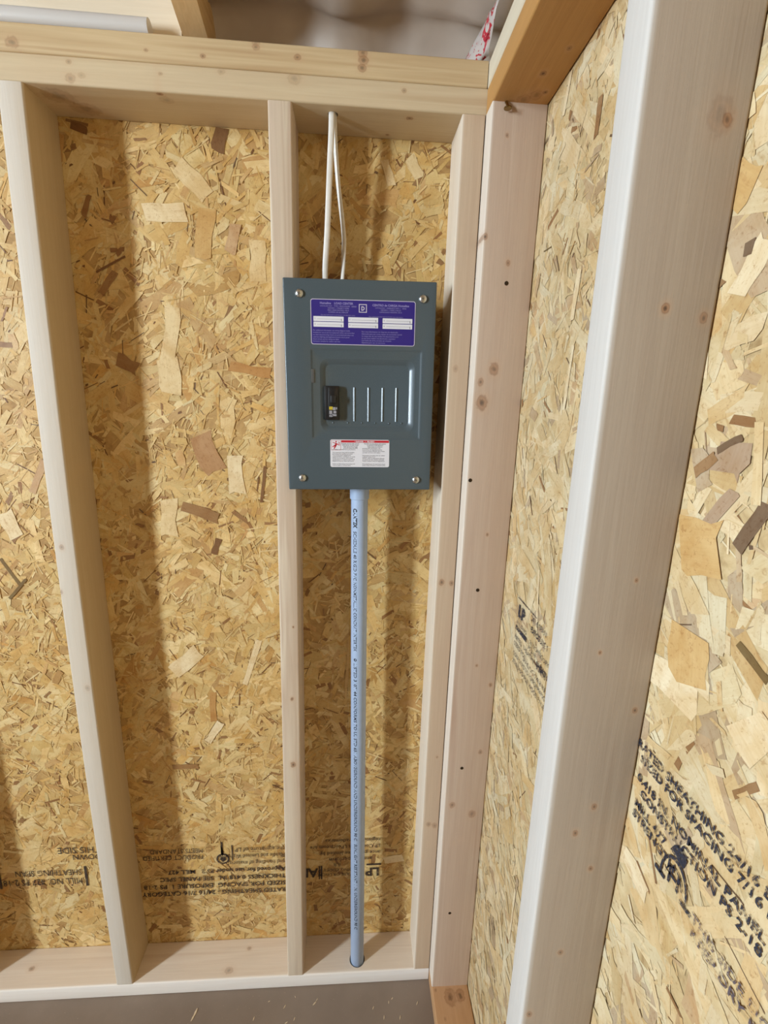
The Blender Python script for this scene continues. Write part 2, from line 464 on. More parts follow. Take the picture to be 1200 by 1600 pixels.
bstamp([T('MILL NO. 427 PS 2-18', 0, 0, .026, .78), T('SHEATHING SPAN', 0, -.026, .024, .8), Rr_(-.012, -.035, -.006, .025), Rr_(.19, -.035, .196, .025),
        T('THIS SIDE', -.05, -.092, .026, .9), T('DOWN', -.05, -.070, .022, .9)], (-.545, yb, .258))

# framing of the back wall
PINE = (210, 188, 158); PINE_S = (190, 158, 126)
cD = (-0.4064 - ST / 2, DP / 2, (ST + ZT) / 2)
mD = lumber_mat('stud_pine_white', (202, 178, 140), (186, 156, 116), 2, 3.1, kn(cD, [((-.438, 0, 1.135), .005, .6), ((-.450, 0, 1.045), .004, .6), ((-.424, 0, .838), .006, .4)], 1), 0.5, lit_edge=(1, -.0425, (212, 202, 189)))  # light painted in: front edge whitened, sides yellower as if in warm shade
def stud(mat, x1, label=None, bow=(0, 0, 0), ns=1, bev=.0032):
    o = wb(lumber('stud', mat, None, (x1 - ST, 0, ST), (x1, DP - .0005, ZT), 2, bev, bow, ns))
    if label: o['label'] = label
    return o
stud(mD, -0.4064, 'pale stud at the left, nearly white on its front edge', (-.008, 0, 0), 12)
cE = (-ST / 2, DP / 2, (ST + ZT) / 2)
mE = lumber_mat('stud_pine_streaked', (224, 206, 180), (166, 122, 96), 2, 8.4, kn(cE, [((-.016, 0, .646), .0065, .95), ((-.016, 0, .807), .004, .9), ((-.011, 0, .971), .0022, .9)], 1), 0.9)
stud(mE, 0.0, 'stud with pinkish grain streaks overlapped by the breaker panel')
cA = (AX - ST / 2, DP / 2, (ST + ZT) / 2)
mA = lumber_mat('stud_pine_pink', (206, 180, 150), (184, 148, 120), 2, 12.9, kn(cA, [((.286, 0, 1.068), .006, .8), ((.306, 0, 1.066), .005, .7), ((.303, 0, .473), .007, .5), ((.289, 0, .477), .006, .5), ((.299, 0, .657), .003, .6), ((.288, 0, 1.48), .006, .35)], 1), 0.6, lit_edge=(0, -.0170, (228, 212, 190)))  # left side painted paler to imitate window light on it
stud(mA, AX, 'last stud of the back wall, right of the breaker panel', bev=.0014)
mO = lumber_mat('stud_pine_plain', PINE, PINE_S, 2, 21.0)
stud(mO, -0.778)
stud(mO, -1.2192)
def plate(name, mat, x0, x1, z0, label):
    o = wb(lumber(name, mat, None, (x0, 0, z0), (x1, DP - .0005, z0 + ST), 0)); o['label'] = label; return o
XL = WALL_L + 0.02
c = ((XL + RX) / 2, DP / 2, ZT + ST / 2)
m = lumber_mat('plate_pine', (214, 192, 156), (188, 154, 116), 0, 30.2, kn(c, [((-.335, 0, 1.885), .007, .5), ((-.318, 0, 1.890), .005, .35), ((-.108, 0, 1.909), .005, .35), ((.005, 0, 1.907), .010, .35), ((.178, 0, 1.902), .004, .6), ((-.335, 0, 1.906), .004, .5), ((-.20, 0, 1.90), .003, .5)], 1)
               + kn(c, [((-.205, .006, ZT), .0042, 1.0), ((-.20, .02, ZT), .010, .35), ((.157, .074, ZT), .003, .9), ((.19, .022, ZT), .005, .9), ((-.37, .03, ZT), .022, .55), ((-.345, .06, ZT), .02, .5)], 2), 0.55)
tp = plate('top_plate', m, XL, RX, ZT, 'lower top plate resting on the stud tops')
c = ((XL + BX) / 2, DP / 2, ZT + 1.5 * ST)
m2 = lumber_mat('plate_pine_tan', (212, 186, 144), (172, 130, 84), 0, 37.7, kn(c, [((-.413, 0, 1.926), .009, .6), ((-.403, 0, 1.911), .003, .9), ((-.219, 0, 1.929), .003, .6), ((-.134, 0, 1.927), .004, .8), ((-.053, 0, 1.951), .006, .5), ((.010, 0, 1.935), .005, .8), ((.112, 0, 1.948), .007, .8), ((.113, 0, 1.938), .007, .8), ((.111, 0, 1.928), .006, .75), ((-.053, 0, 1.944), .005, .6)], 1), 0.8)
plate('top_plate', m2, XL, BX - .0012, ZT + ST, 'upper top plate, tanner than the one below it')
c = ((XL + RX) / 2, DP / 2, ST / 2)
m3 = lumber_mat('sole_pine', (232, 214, 192), (204, 172, 144), 0, 44.0, kn(c, [((-.62, .043, ST), .006, .7), ((-.139, .018, ST), .009, .5), ((-.099, .064, ST), .005, .6), ((.021, .052, ST), .005, .6)], 2), 0.5, lit_edge=(1, -.0425, (244, 238, 230)))  # brightness of the lit front edge painted into its colour
sp = plate('bottom_plate', m3, XL, BX - .001, 0.0, 'bottom plate along the floor with a bright front edge')
bore(tp, (.0635, .026, ZT + ST / 2), .0085, 'Z', .05)
PIPE_B, PIPE_T = Vector((.1325, .0285, .030)), Vector((.1180, .0285, 1.262))
bore(sp, (PIPE_B.x, PIPE_B.y, ST / 2), .0192, 'Z', .05)

# ------------------------------------------------------------------ right wall
wall_right = tag(empty('wall_right', (RX, -1, 0)), 'unfinished right wall of strand board, studs and brown plates', kind='structure')
def wr(o):
    o.parent = wall_right; o.location = Vector(o.location) - Vector((RX, -1, 0)); return o
bm = bmesh.new()
add_box(bm, (0, -1.65, -1.3), (0.011, 1.6, 1.75))
ORG = (RX, -1.5, 1.3)
osb_r = wr(link('strand_board', bm, M_osb_r, None, ORG))
osb_r['label'] = 'paler strand board with black ink stamps running down toward the floor'
man_r = [(-0.483,1.293,-0.53,1.304,.05,'gold'),(-0.5,1.308,-0.53,1.352,.012,'pinkb'),(-0.542,1.31,-0.561,1.348,.012,'dkb'),(-0.561,1.24,-0.591,1.226,.006,'olive'),(-0.505,1.382,-0.527,1.394,.006,'dkb'),(-0.485,1.361,-0.505,1.378,.01,'brown'),(-0.511,1.225,-0.519,1.183,.045,'gold'),(-0.218,1.788,-0.218,1.744,.011,'brown'),(-0.499,1.541,-0.499,1.529,.009,'dkb'),(-0.495,1.502,-0.515,1.537,.02,'pale'),(-0.45,1.517,-0.47,1.436,.022,'pale'),(-0.522,1.39,-0.517,1.362,.03,'pinkb'),(-0.54,1.406,-0.551,1.346,.008,'cream'),(-0.212,1.412,-0.22,1.498,.008,'pale'),(-0.213,1.595,-0.207,1.532,.012,'pale'),(-0.196,.665,-0.229,.605,.002,'pale'),(-0.179,.595,-0.233,.567,.002,'pale'),(-0.118,1.874,-0.104,1.828,.01,'pale'),(-0.189,1.164,-0.204,1.067,.007,'pale'),(-0.481,.951,-0.522,.943,.02,'pale'),(-0.581,1.19,-0.603,1.176,.04,'pale'),(-0.475,1.169,-0.533,1.167,.03,'pale'),(-0.436,1.384,-0.442,1.414,.02,'cream'),(-0.449,1.638,-0.479,1.639,.02,'cream'),(-0.466,1.594,-0.489,1.576,.03,'gold'),(-0.233,.463,-0.235,.584,.006,'pale')]
SZR = [(0.16, (0.05, 0.11, 0.014, 0.034)), (0.34, (0.03, 0.07, 0.007, 0.02)), (0.25, (0.008, 0.034, 0.002, 0.008)), (0.25, (0.015, 0.05, 0.0008, 0.0035))]
strands('wood_strands', osb_r, ORG, 'right', (-1.10, 0.0), (0.0, 2.03), 12400, 11,
        {'pale': .30, 'cream': .34, 'tan': .18, 'gold': .06, 'pinkb': .05, 'pink': .035, 'brown': .02, 'dkb': .02, 'olive': .008}, man_r, SZR, (0.9, 0.3), 1)
fnR = lambda u, v: (0, -u, v)
def rstamp(lines, loc, mat, nm='ink_stamp'):
    bm = bmesh.new()
    for l in lines: l(bm, fnR)
    orient_to(bm, (-1, 0, 0))
    return link(nm, bm, mat, osb_r, Vector(loc) - Vector(ORG))
xs = RX - 0.0027
def stamp_frame(w, h, t):
    return [Rr_(0, 0, w, t), Rr_(0, h - t, w, h)]
rstamp([T('LP', .006, .012, .030, 1.0, .0015), T('BUILDING', .004, -.004, .010), Rr_(.0, -.016, .052, -.008), Rr_(0, .043, .085, .0445),
        T('24/16 SPAN', .062, .030, .014, .9), T('EXPOSURE 1', .066, .012, .0135, .9, .0005), T('7/16 CATEGORY', .066, -.010, .011, .95), T('PS 2-18', .062, -.022, .010),
        T('SHEATHING', .100, -.030, .012, 1.0, .0004), T('RATED SHEATHING 24/16', 0, -.034, .012, 1.0), T('SIZED FOR', .0, -.047, .012), T('SPACING 0.418 IN.', .045, -.053, .012),
        T('CONFORMS TO PERFORMANCE', .0, -.066, .0115, .9), T('STANDARD FOR WOOD PANELS', .0, -.081, .0115, .9)], (xs, -.118, 1.043), M_ink2)
near = lambda t_, x, y, k=1.0: T(t_, x, y, .0122, 1.05 * k, .0003)
rstamp([near('RATED SHEATHING 24/16 EXPOSURE 1', -.004, 0), near('SIZED FOR SPACING 7/16 PERFORMANCE', .004, -.0125),
        near('0.418 IN. NOMINAL PANEL', .004, -.034), near('CONSTRUCTION PS 2-18', .012, -.0465), near('MILL 427', .006, -.063), near('STRENGTH', .006, -.0755)], (xs, -.478, 1.078), M_ink2)
rstamp([near('THIS SIDE DOWN FOR ROOF USE', 0, 0), near('KEEP DRY BEFORE INSTALLING', .002, -.0135)], (xs, -.574, .986), M_ink3)
# inked arched emblem below the near stamp
bm = bmesh.new()
for r0, r1, a0, a1 in ((.022, .019, -15, 195), (.014, .0125, 10, 170)):
    for k in range(14):
        q0, q1 = math.radians(a0 + (a1 - a0) * k / 14), math.radians(a0 + (a1 - a0) * (k + 1) / 14)
        flat_poly(bm, [(r0 * .8 * math.cos(q0), r0 * 1.2 * math.sin(q0)), (r0 * .8 * math.cos(q1), r0 * 1.2 * math.sin(q1)), (r1 * .8 * math.cos(q1), r1 * 1.2 * math.sin(q1)), (r1 * .8 * math.cos(q0), r1 * 1.2 * math.sin(q0))], fnR)
flat_rect(bm, -.024, -.008, -.010, -.004, fnR); flat_rect(bm, .010, -.008, .024, -.004, fnR)
flat_rect(bm, -.007, -.004, -.004, .014, fnR); flat_rect(bm, .004, -.004, .007, .014, fnR); flat_rect(bm, -.007, .004, .007, .007, fnR)
flat_poly(bm, [(-.010, .028), (.008, .026), (.010, .036), (.002, .042), (-.006, .037)], fnR)
orient_to(bm, (-1, 0, 0))
link('ink_stamp', bm, M_ink2, osb_r, Vector((xs, -.549, .993)) - Vector(ORG))

cB = (BX + DP / 2, -ST / 2, (ST + ZT) / 2)
mB = lumber_mat('corner_stud_pine', (202, 176, 152), (180, 146, 122), 2, 51.3, kn(cB, [((.316, -ST, 1.686), .005, .9), ((.358, -ST, 1.648), .0045, .8), ((.348, -ST, 1.478), .0095, .8), ((.326, -ST, 1.456), .006, .7), ((.331, -ST, 1.421), .0115, .85), ((.36, -ST, 1.179), .003, .8), ((.331, -ST, .567), .007, .7), ((.376, -ST, .542), .009, .6), ((.340, -ST, 1.831), .003, .7), ((.360, -ST, .904), .003, .7), ((.392, -ST, .86), .004, .8), ((.383, -ST, .70), .005, .6)], 1), 0.75, lit_edge=(0, -.0425, (234, 220, 202)))  # narrow left side painted paler, standing in for stronger window light
sB = wr(lumber('stud', mB, None, (BX, -ST, ST), (RX - .0018, 0, ZT), 2, .0018))
sB['label'] = 'corner stud with knots and dark nail heads on its wide face'
for (x, z) in ((.358, 1.617), (.350, 1.067), (.346, .661), (.344, .265), (.314 + .006, 1.282)):
    bm = bmesh.new()
    add_lathe(bm, [(.0036, -.002), (.0036, .0002), (.0028, .0007)], 12, 'Y')
    link('nail_head', bm, M_nail, sB, (x - cB[0], -ST - cB[1], z - cB[2]))
cC = (BX + DP / 2, CY + ST / 2, (ST + ZT) / 2)
mC = lumber_mat('near_stud_pine', (176, 158, 138), (154, 132, 112), 2, 63.0, kn(cC, [((.384, CY, 1.628), .0045, .9), ((.378, CY, 1.630), .012, .35), ((.358, CY, 1.494), .004, .95), ((.37, CY, 1.258), .002, .9), ((.345, CY, 1.184), .002, .9), ((.363, CY, 1.005), .0035, .8), ((.347, CY, .972), .0035, .8), ((.37, CY, .924), .003, .8), ((.350, CY, .805), .0035, .7), ((.323, CY, .711), .004, .7), ((.390, CY, 1.12), .003, .8), ((.392, CY, 1.488), .004, .7)], 1), 0.55, lit_edge=(0, -.0405, (206, 199, 190)))  # lit look of the narrow left side painted as a paler tone
sC = wr(lumber('stud', mC, None, (BX, CY, ST), (RX - .0018, CY + ST, ZT), 2))
sC['label'] = 'near stud with a whitish narrow edge and greyish tan wide face'
# plates of the right wall
def rplate(name, mat, y0, y1, z0, label, bev=.0032):
    o = wr(lumber(name, mat, None, (BX, y0, z0), (RX - .0018, y1, z0 + ST), 1, bev)); o['label'] = label; return o
c = ((BX + RX) / 2, -1.5, ZT + ST / 2)
mP = lumber_mat('brown_plate', (196, 146, 86), (168, 116, 62), 1, 71.0, kn(c, [((.367, -.104, ZT), .005, .95), ((.345, -.03, ZT), .012, .55), ((.360, -.045, ZT), .012, .5), ((.375, -.058, ZT), .011, .5), ((.386, -.066, ZT), .004, .9), ((.382, -.153, ZT), .004, .8)], 2), 0.6)
rplate('top_plate', mP, -3.0, -.0005, ZT, 'lower top plate with a brown shaded underside')
mP2 = lumber_mat('pale_plate', (222, 208, 182), (200, 174, 140), 1, 77.0)
rplate('top_plate', mP2, -3.0, DP - .001, ZT + ST, 'upper top plate with a whitish side')
c = ((BX + RX) / 2, -1.5, ST / 2)
mP3 = lumber_mat('orange_sole', (198, 152, 108), (168, 120, 78), 1, 83.0, kn(c, [((.355, -.060, ST), .016, .75), ((.380, -.058, ST), .012, .8), ((.322, -.045, ST), .004, .6), ((.335, -.10, ST), .004, .4)], 2), 0.6)
rplate('bottom_plate', mP3, -3.0, -.0002, 0.0, 'orange brown bottom plate with a dark knot')

# bent nail poking out where the corner stud meets the plate
bm = bmesh.new()
add_tube(bm, [(0, .006, .002), (0, -.002, -.001), (0, -.007, -.006), (.001, -.009, -.012)], .0022, 10)
add_lathe(bm, [(.0055, -.011), (.0062, -.0105), (.0062, -.0092), (.0052, -.0086)], 14, 'Z', (.001, -.009, -.0025))
wr(link('bent_nail', bm, plain('brass_nail', (150, 128, 84), .25, 1.0), None, (.334, -ST, ZT - .001)))['label'] = 'bright bent nail'

# ------------------------------------------------------------------ other walls, floor
M_wall = osb_base_mat('osb_plain', (70, 47, 26), (98, 70, 40), (112, 80, 48))
def wall_with_window():
    bm = bmesh.new()
    y0, y1 = WIN_Y - WIN_W / 2, WIN_Y + WIN_W / 2
    z0, z1 = WIN_Z - WIN_H / 2, WIN_Z + WIN_H / 2
    X0, X1 = WALL_L - .05, WALL_L
    for a, b, c_, d in ((-3.15, y0, 0, 3.05), (y1, .1, 0, 3.05), (y0, y1, 0, z0), (y0, y1, z1, 3.05)):
        add_box(bm, (X0, a, c_), (X1, b, d))
    return link('wall_left', bm, M_wall)
tag(wall_with_window(), kind='structure')
bm = bmesh.new()
y0, y1 = WIN_Y - WIN_W / 2, WIN_Y + WIN_W / 2
z0, z1 = WIN_Z - WIN_H / 2, WIN_Z + WIN_H / 2
for a, b, c_, d in ((y0 - .06, y0, z0 - .06, z1 + .06), (y1, y1 + .06, z0 - .06, z1 + .06), (y0, y1, z0 - .06, z0), (y0, y1, z1, z1 + .06)):
    add_box(bm, (WALL_L, a, c_), (WALL_L + .02, b, d))
tag(link('window_1', bm, mO), kind='structure')
bm = bmesh.new(); add_box(bm, (WALL_L, -3.15, 0), (RX, -3.10, 3.05))
tag(link('wall_front', bm, M_wall), kind='structure')
tF = NT('brown_floor')
co = tF.n('ShaderNodeTexCoord').outputs['Object']
f1 = tF.noise(co, 6, 4); f2 = tF.noise(co, 260, 2)
cF = tF.ramp(f1, [(0.3, (122, 104, 88)), (0.7, (136, 118, 102))])
cF = tF.mix(tF.ramp(f2, [(0.68, (0, 0, 0, 1)), (0.76, (.6, .6, .6, 1))]), cF, lin4((170, 150, 128)))
tF.l(cF, tF.b.inputs['Base Color']); tF.b.inputs['Roughness'].default_value = 0.6
bm = bmesh.new(); add_box(bm, (WALL_L - .05, -3.15, -.02), (RX + .011, .10, 0))
tag(link('floor', bm, tF.m), 'brown painted floor dusted with wood chips', kind='structure')

# ------------------------------------------------------------------ ceiling
ceil = tag(empty('ceiling', (0, 0, ZT + 2 * ST)), 'roof underside of grey film and a pale rafter above the top plates', kind='structure')
Z0 = ZT + 2 * ST
SL = 0.30
def ce(o):
    o.parent = ceil; o.location = Vector(o.location) - Vector((0, 0, Z0)); return o
# shiny brownish-grey roof film hanging in soft folds
tR = NT('grey_roof_film')
co = tR.n('ShaderNodeTexCoord').outputs['Object']
fR = tR.noise(co, 9, 3)
tR.l(tR.ramp(fR, [(0.3, (182, 164, 148)), (0.7, (204, 188, 172))]), tR.b.inputs['Base Color'])
tR.b.inputs['Roughness'].default_value = 0.5
tR.b.inputs['Metallic'].default_value = 0.1
def roof_z(x, y):
    fold = 0.016 * math.sin(x * 27 + 2.6) + 0.007 * math.sin(x * 49 + 0.4 + 2 * y) + .002 * math.sin(x * 83 + 4 * y)
    if y < .05: z = Z0 + .092 - SL * y
    else:
        t = min(1, (y - .05) / .075); z = Z0 + .084 - .17 * t * t
    k = max(0, min(1, (y - .02) / .07))
    return z + fold * (1 - k), y + .004 + .7 * fold * k
bm = bmesh.new()
ys = [-3.15, -2, -1.2, -.8, -.5, -.3] + [-.2 + .02 * i for i in range(11)] + [.02 + .01 * i for i in range(12)]
xsn = 150
xs_ = [WALL_L - .04 + (RX + .04 - WALL_L) * i / xsn for i in range(xsn + 1)]
def film(x, y):
    z, yy = roof_z(x, y)
    return (x, yy, z - Z0)
grid = [[bm.verts.new(film(x, y)) for x in xs_] for y in ys]
for i in range(len(ys) - 1):
    for j in range(xsn):
        bm.faces.new((grid[i][j], grid[i + 1][j], grid[i + 1][j + 1], grid[i][j + 1]))
o = ce(link('roof_film', bm, tR.m, None, (0, 0, Z0), 180)); o['label'] = 'brownish grey shiny roof film in soft folds'
# rafter
mRf = lumber_mat('rafter_pine', (226, 190, 138), (196, 150, 96), 1, 91.0)
def rafter(x):
    bm = bmesh.new()
    pts = [(.085, 0, .001), (.085, 0, .070), (-3.1, 0, .085 + SL * 3.1), (-3.1, 0, .001 + SL * 3.1)]
    a = [bm.verts.new((x, p[0], p[2])) for p in pts]; b = [bm.verts.new((x + ST, p[0], p[2])) for p in pts]
    bm.faces.new(a); bm.faces.new(b[::-1])
    for i in range(4):
        k = (i + 1) % 4; bm.faces.new((a[i], b[i], b[k], a[k]))
    bmesh.ops.recalc_face_normals(bm, faces=bm.faces[:])
    return ce(link('rafter', bm, mRf, None, (0, 0, Z0)))
rafter(-.172)
rafter(-.782)
# grey boot strip lying along the plate left of the rafter, and pale blocking behind it
mBl = lumber_mat('blocking_pine', (238, 222, 196), (214, 186, 150), 0, 97.0)
ce(lumber('blocking', mBl, None, (-.744, .030, Z0 + .001), (-.174, .068, Z0 + .066), 0))['label'] = 'pale blocking board left of the rafter'
tM = plain('grey_film_roll', (204, 197, 190), 0.42, 0.05)
bm = bmesh.new()
add_tube(bm, [(-.60, 0, 0), (-.4, 0, .0005), (-.245, 0, 0), (-.216, 0, -.0003)], .0125, 16)
strip = link('film_roll', bm, tM, None, (0, .013, Z0 + .0128))
tag(strip, 'thin grey rolled film lying on the top plate left of the rafter', 'roll')
# crumpled white film with red print in the corner above the plates
bm = bmesh.new()
rnd = random.Random(4)
nu, nv = 9, 6
def scrap(s, t):
    a = Vector((.268, .052, .002)).lerp(Vector((.309, .004, .004)), s); b = Vector((.296, .050, .050)).lerp(Vector((.309, -.055, .050)), s)
    return a.lerp(b, t) + Vector((rnd.uniform(-.002, .002), rnd.uniform(-.006, .006), rnd.uniform(-.002, .003)))
g = [[bm.verts.new(scrap(i / (nu - 1), j / (nv - 1))) for i in range(nu)] for j in range(nv)]
for j in range(nv - 1):
    for i in range(nu - 1):
        f = bm.faces.new((g[j][i], g[j][i + 1], g[j + 1][i + 1], g[j + 1][i]))
tw = NT('white_film_red_print')
co = tw.n('ShaderNodeTexCoord').outputs['Object']
f = tw.noise(co, 55, 2, 0.5, 1.5)
tw.l(tw.ramp(f, [(0.56, (188, 174, 164)), (0.60, (178, 40, 52)), (0.68, (178, 40, 52)), (0.70, (188, 174, 164))]), tw.b.inputs['Base Color'])
tw.b.inputs['Roughness'].default_value = 0.4
wfilm = link('film_scrap', bm, tw.m, None, (0, 0, Z0), 180)
sd = wfilm.modifiers.new('thickness', 'SOLIDIFY'); sd.thickness = .0006
tag(wfilm, 'crumpled white film scrap with red print above the plate corner', 'film')

# ================================================================== THINGS
# ------------------------------------------------------------------ breaker panel
PC = Vector((.1158, -.015, 1.4374))
PW, PH = .2615, .3605
panel = empty('breaker_panel', PC)
panel.rotation_euler = (0, math.radians(-.85), 0)
tag(panel, 'grey steel breaker panel mounted between two studs', 'breaker panel')
def rr(cx, cz, w, h, r, y, n=5):
    p = []
    for (sx, sz, q0) in ((1, 1, 0), (-1, 1, 90), (-1, -1, 180), (1, -1, 270)):
        for k in range(n + 1):
            q = math.radians(q0 + 90 * k / n)
            p.append((cx + sx * (w / 2 - r) + r * math.cos(q), y, cz + sz * (h / 2 - r) + r * math.sin(q)))
    return p
bm = bmesh.new()
DX0, DX1, DZ0, DZ1 = -.0872, .1095, -.0885, .0690       # shallow door pressing
QX0, QX1, QZ0, QZ1 = -.0718, .0975, -.0745, .0525       # deep well
dc = ((DX0 + DX1) / 2, (DZ0 + DZ1) / 2, DX1 - DX0, DZ1 - DZ0)
qc = ((QX0 + QX1) / 2, (QZ0 + QZ1) / 2, QX1 - QX0, QZ1 - QZ0)
loops = [rr(0, 0, PW, PH, .002, .006), rr(0, 0, PW, PH, .002, .0012), rr(0, 0, PW - .0016, PH - .0016, .002, .0002), rr(0, 0, PW - .004, PH - .004, .002, 0),
         rr(*dc, .004, 0), rr(dc[0], dc[1], dc[2] - .0008, dc[3] - .0008, .0038, .0001), rr(dc[0], dc[1], dc[2] - .0066, dc[3] - .0066, .0030, .0017), rr(dc[0], dc[1], dc[2] - .0078, dc[3] - .0078, .003, .0020),
         rr(*qc, .015, .0020), rr(qc[0], qc[1], qc[2] - .002, qc[3] - .002, .0145, .0023), rr(qc[0], qc[1], qc[2] - .016, qc[3] - .016, .011, .0062),
         rr(qc[0], qc[1], qc[2] - .019, qc[3] - .019, .010, .0073), rr(qc[0], qc[1], qc[2] - .021, qc[3] - .021, .009, .0077)]
ring_strip(bm, loops, cap0=False, cap1=True)
bmesh.ops.recalc_face_normals(bm, faces=bm.faces[:])
# recalc looks outward; the front must face the room
bm.normal_update()
cover = link('cover', bm, M_grey, panel, (0, 0, 0), 60)
# twist-out ribs and dimples pressed in the well
for x in (-.0116, .0141, .0395, .0645):
    bm = bmesh.new()
    z0, z1 = -.0555, .004
    prof = [(-.0016, .0080), (-.0002, .0072), (.0006, .0066), (.0014, .0064), (.0024, .0068), (.0034, .0080)]
    ring_strip(bm, [[(x + a, b, z0) for a, b in prof], [(x + a, b, z0 + .0005) for a, b in prof], [(x + a, b, z1) for a, b in prof]], cap0=True, cap1=True)
    bmesh.ops.recalc_face_normals(bm, faces=bm.faces[:])
    link('twistout_rib', bm, M_grey, cover, (0, 0, 0), 30)
for x in (-.049, -.022, .003, .0275, .0528, .0758):
    bm = bmesh.new()
    add_lathe(bm, [(.0019, -.0079), (.0017, -.0073), (.0010, -.0068), (.0002, -.0066)], 12, 'Y', (x, 0, -.0585))
    bmesh.ops.recalc_face_normals(bm, faces=bm.faces[:])
    link('dimple', bm, M_grey, cover, (0, 0, 0))
bm = bmesh.new(); bevel_box(bm, (-.0868, .0004, .0105), (-.0808, .003, .034), .0006)
link('latch', bm, plain('latch_grey', (84, 82, 78), .4), cover)
# box behind
bm = bmesh.new(); bevel_box(bm, (-.1125, .0112, -.168), (.1125, .0985, .168), .002)
link('enclosure', bm, M_grey, panel)
# screws
for (x, z, q) in ((-.1035, .1557, 20), (.107, .1525, 70), (-.1058, -.1586, 100), (.1038, -.1615, 40)):
    bm = bmesh.new()
    add_lathe(bm, [(.0072, 0), (.0071, .0012), (.0062, .0030), (.0044, .0042), (.0022, .0048), (.0003, .0049)], 24, 'Y')
    bmesh.ops.recalc_face_normals(bm, faces=bm.faces[:])
    s_ = link('screw', bm, M_bright, panel, (x, 0, z))
    bm = bmesh.new(); a = math.radians(q)
    add_box(bm, (-.0026, -.0051, -.0005), (.0026, -.0045, .0005)); add_box(bm, (-.0005, -.0052, -.0026), (.0005, -.0045, .0026))
    bmesh.ops.rotate(bm, verts=bm.verts[:], cent=(0, 0, 0), matrix=Matrix.Rotation(a, 3, 'Y'))
    link('cross_slot', bm, M_slot, s_)
# breaker
bm = bmesh.new()
bevel_box(bm, (-.0632, -.0010, -.0533), (-.0374, .011, .0058), .0012)
brk = link('circuit_breaker', bm, M_black, panel)
brk['label'] = 'black circuit breaker in the left of the cover well'
bm = bmesh.new()
bevel_box(bm, (-.0565, -.0028, -.0505), (-.0388, -.0005, .0030), .0010)
link('breaker_face', bm, M_black, brk)
bm = bmesh.new()
bevel_box(bm, (-.0525, -.0085, -.0240), (-.0425, -.0020, -.0105), .0016)
link('toggle', bm, plain('toggle_black', (34, 33, 32), .3), brk)
fP = lambda y: (lambda u, v: (u, y, v))
bm = bmesh.new()
fn = fP(-.0030)
flat_rect(bm, -.0555, -.0355, -.0492, -.0300, fn, 0)
for (a, b, c_, d) in ((-.0490, -.0362, -.0440, -.0310), (-.0552, -.0430, -.0500, -.0370), (-.0480, -.0420, -.0428, -.0372), (-.0432, -.0350, -.0412, -.0312), (-.0552, -.0480, -.0505, -.0442), (-.0495, -.0466, -.0425, -.0432)):
    flat_rect(bm, a, b, c_, d, fn, 1)
text_mesh(bm, '15', -.0545, -.0475, .007, fn, mat=1)
orient_to(bm, (0, -1, 0))
link('rating_sticker', bm, [M_yellow, plain('sticker_grey', (150, 146, 150), .5)], brk)
# violet circuit label
bm = bmesh.new()
lcx, lcz, lw, lh = .0049, .1115, .1800, .0735
ring_strip(bm, [rr(lcx, lcz, lw, lh, .004, -.0001), rr(lcx, lcz, lw, lh, .004, -.0003)], cap1=True)
bmesh.ops.recalc_face_normals(bm, faces=bm.faces[:])
orient_to(bm, (0, -1, 0)) if False else None
lab = link('circuit_label', bm, M_violet, panel)
lab['label'] = 'violet label with six white write-in strips'
bm = bmesh.new()
ring_strip(bm, [rr(lcx, lcz, lw, lh, .004, -.0005), rr(lcx, lcz, lw - .0022, lh - .0022, .0032, -.0005)])
fn = fP(-.0005)
# square emblem with a D
def frame(bm, cx, cz, s, t, fn, mat=0):
    flat_rect(bm, cx - s, cz - s, cx + s, cz - s + t, fn, mat); flat_rect(bm, cx - s, cz + s - t, cx + s, cz + s, fn, mat)
    flat_rect(bm, cx - s, cz - s + t, cx - s + t, cz + s - t, fn, mat); flat_rect(bm, cx + s - t, cz - s + t, cx + s, cz + s - t, fn, mat)
frame(bm, .004, .1348, .0068, .0013, fn)
text_mesh(bm, 'D', .0012, .1315, .0092, fn, .85, bold=.0004)
orient_to(bm, (0, -1, 0))
link('border_print', bm, plain('label_border', (196, 186, 200), .5), lab)
bm = bmesh.new()
X0_ = -.0815
text_mesh(bm, 'Homeline    LOAD CENTER', -.041, .1402, .0048, fn, align='CENTER', bold=.00012)
for i, s in enumerate(('CATALOG NO.   TYPE 1 ENCLOSURE   SERIES', '120/240V~ 1 PHASE 3 WIRE', 'MAX. MAIN RATING 100 A', 'COPPER OR ALUMINUM')):
    text_mesh(bm, s, -.038, .1362 - .0033 * i, .0031, fn, align='CENTER')
text_mesh(bm, 'CENTRO de CARGA Homeline', .052, .1388, .0048, fn, align='CENTER', bold=.00012)
for i, s in enumerate(('CATALOGO   GABINETE TIPO 1   SERIE', '120/240V~ 1 FASE 3 HILOS', 'CAPACIDAD MAXIMA 100 A')):
    text_mesh(bm, s, .052, .1350 - .0033 * i, .0031, fn, align='CENTER')
text_mesh(bm, 'Use only with listed circuit breakers for this load center', -.068, .1222, .0026, fn)
text_mesh(bm, 'Usar unicamente interruptores listados para este centro', .014, .1212, .0026, fn)
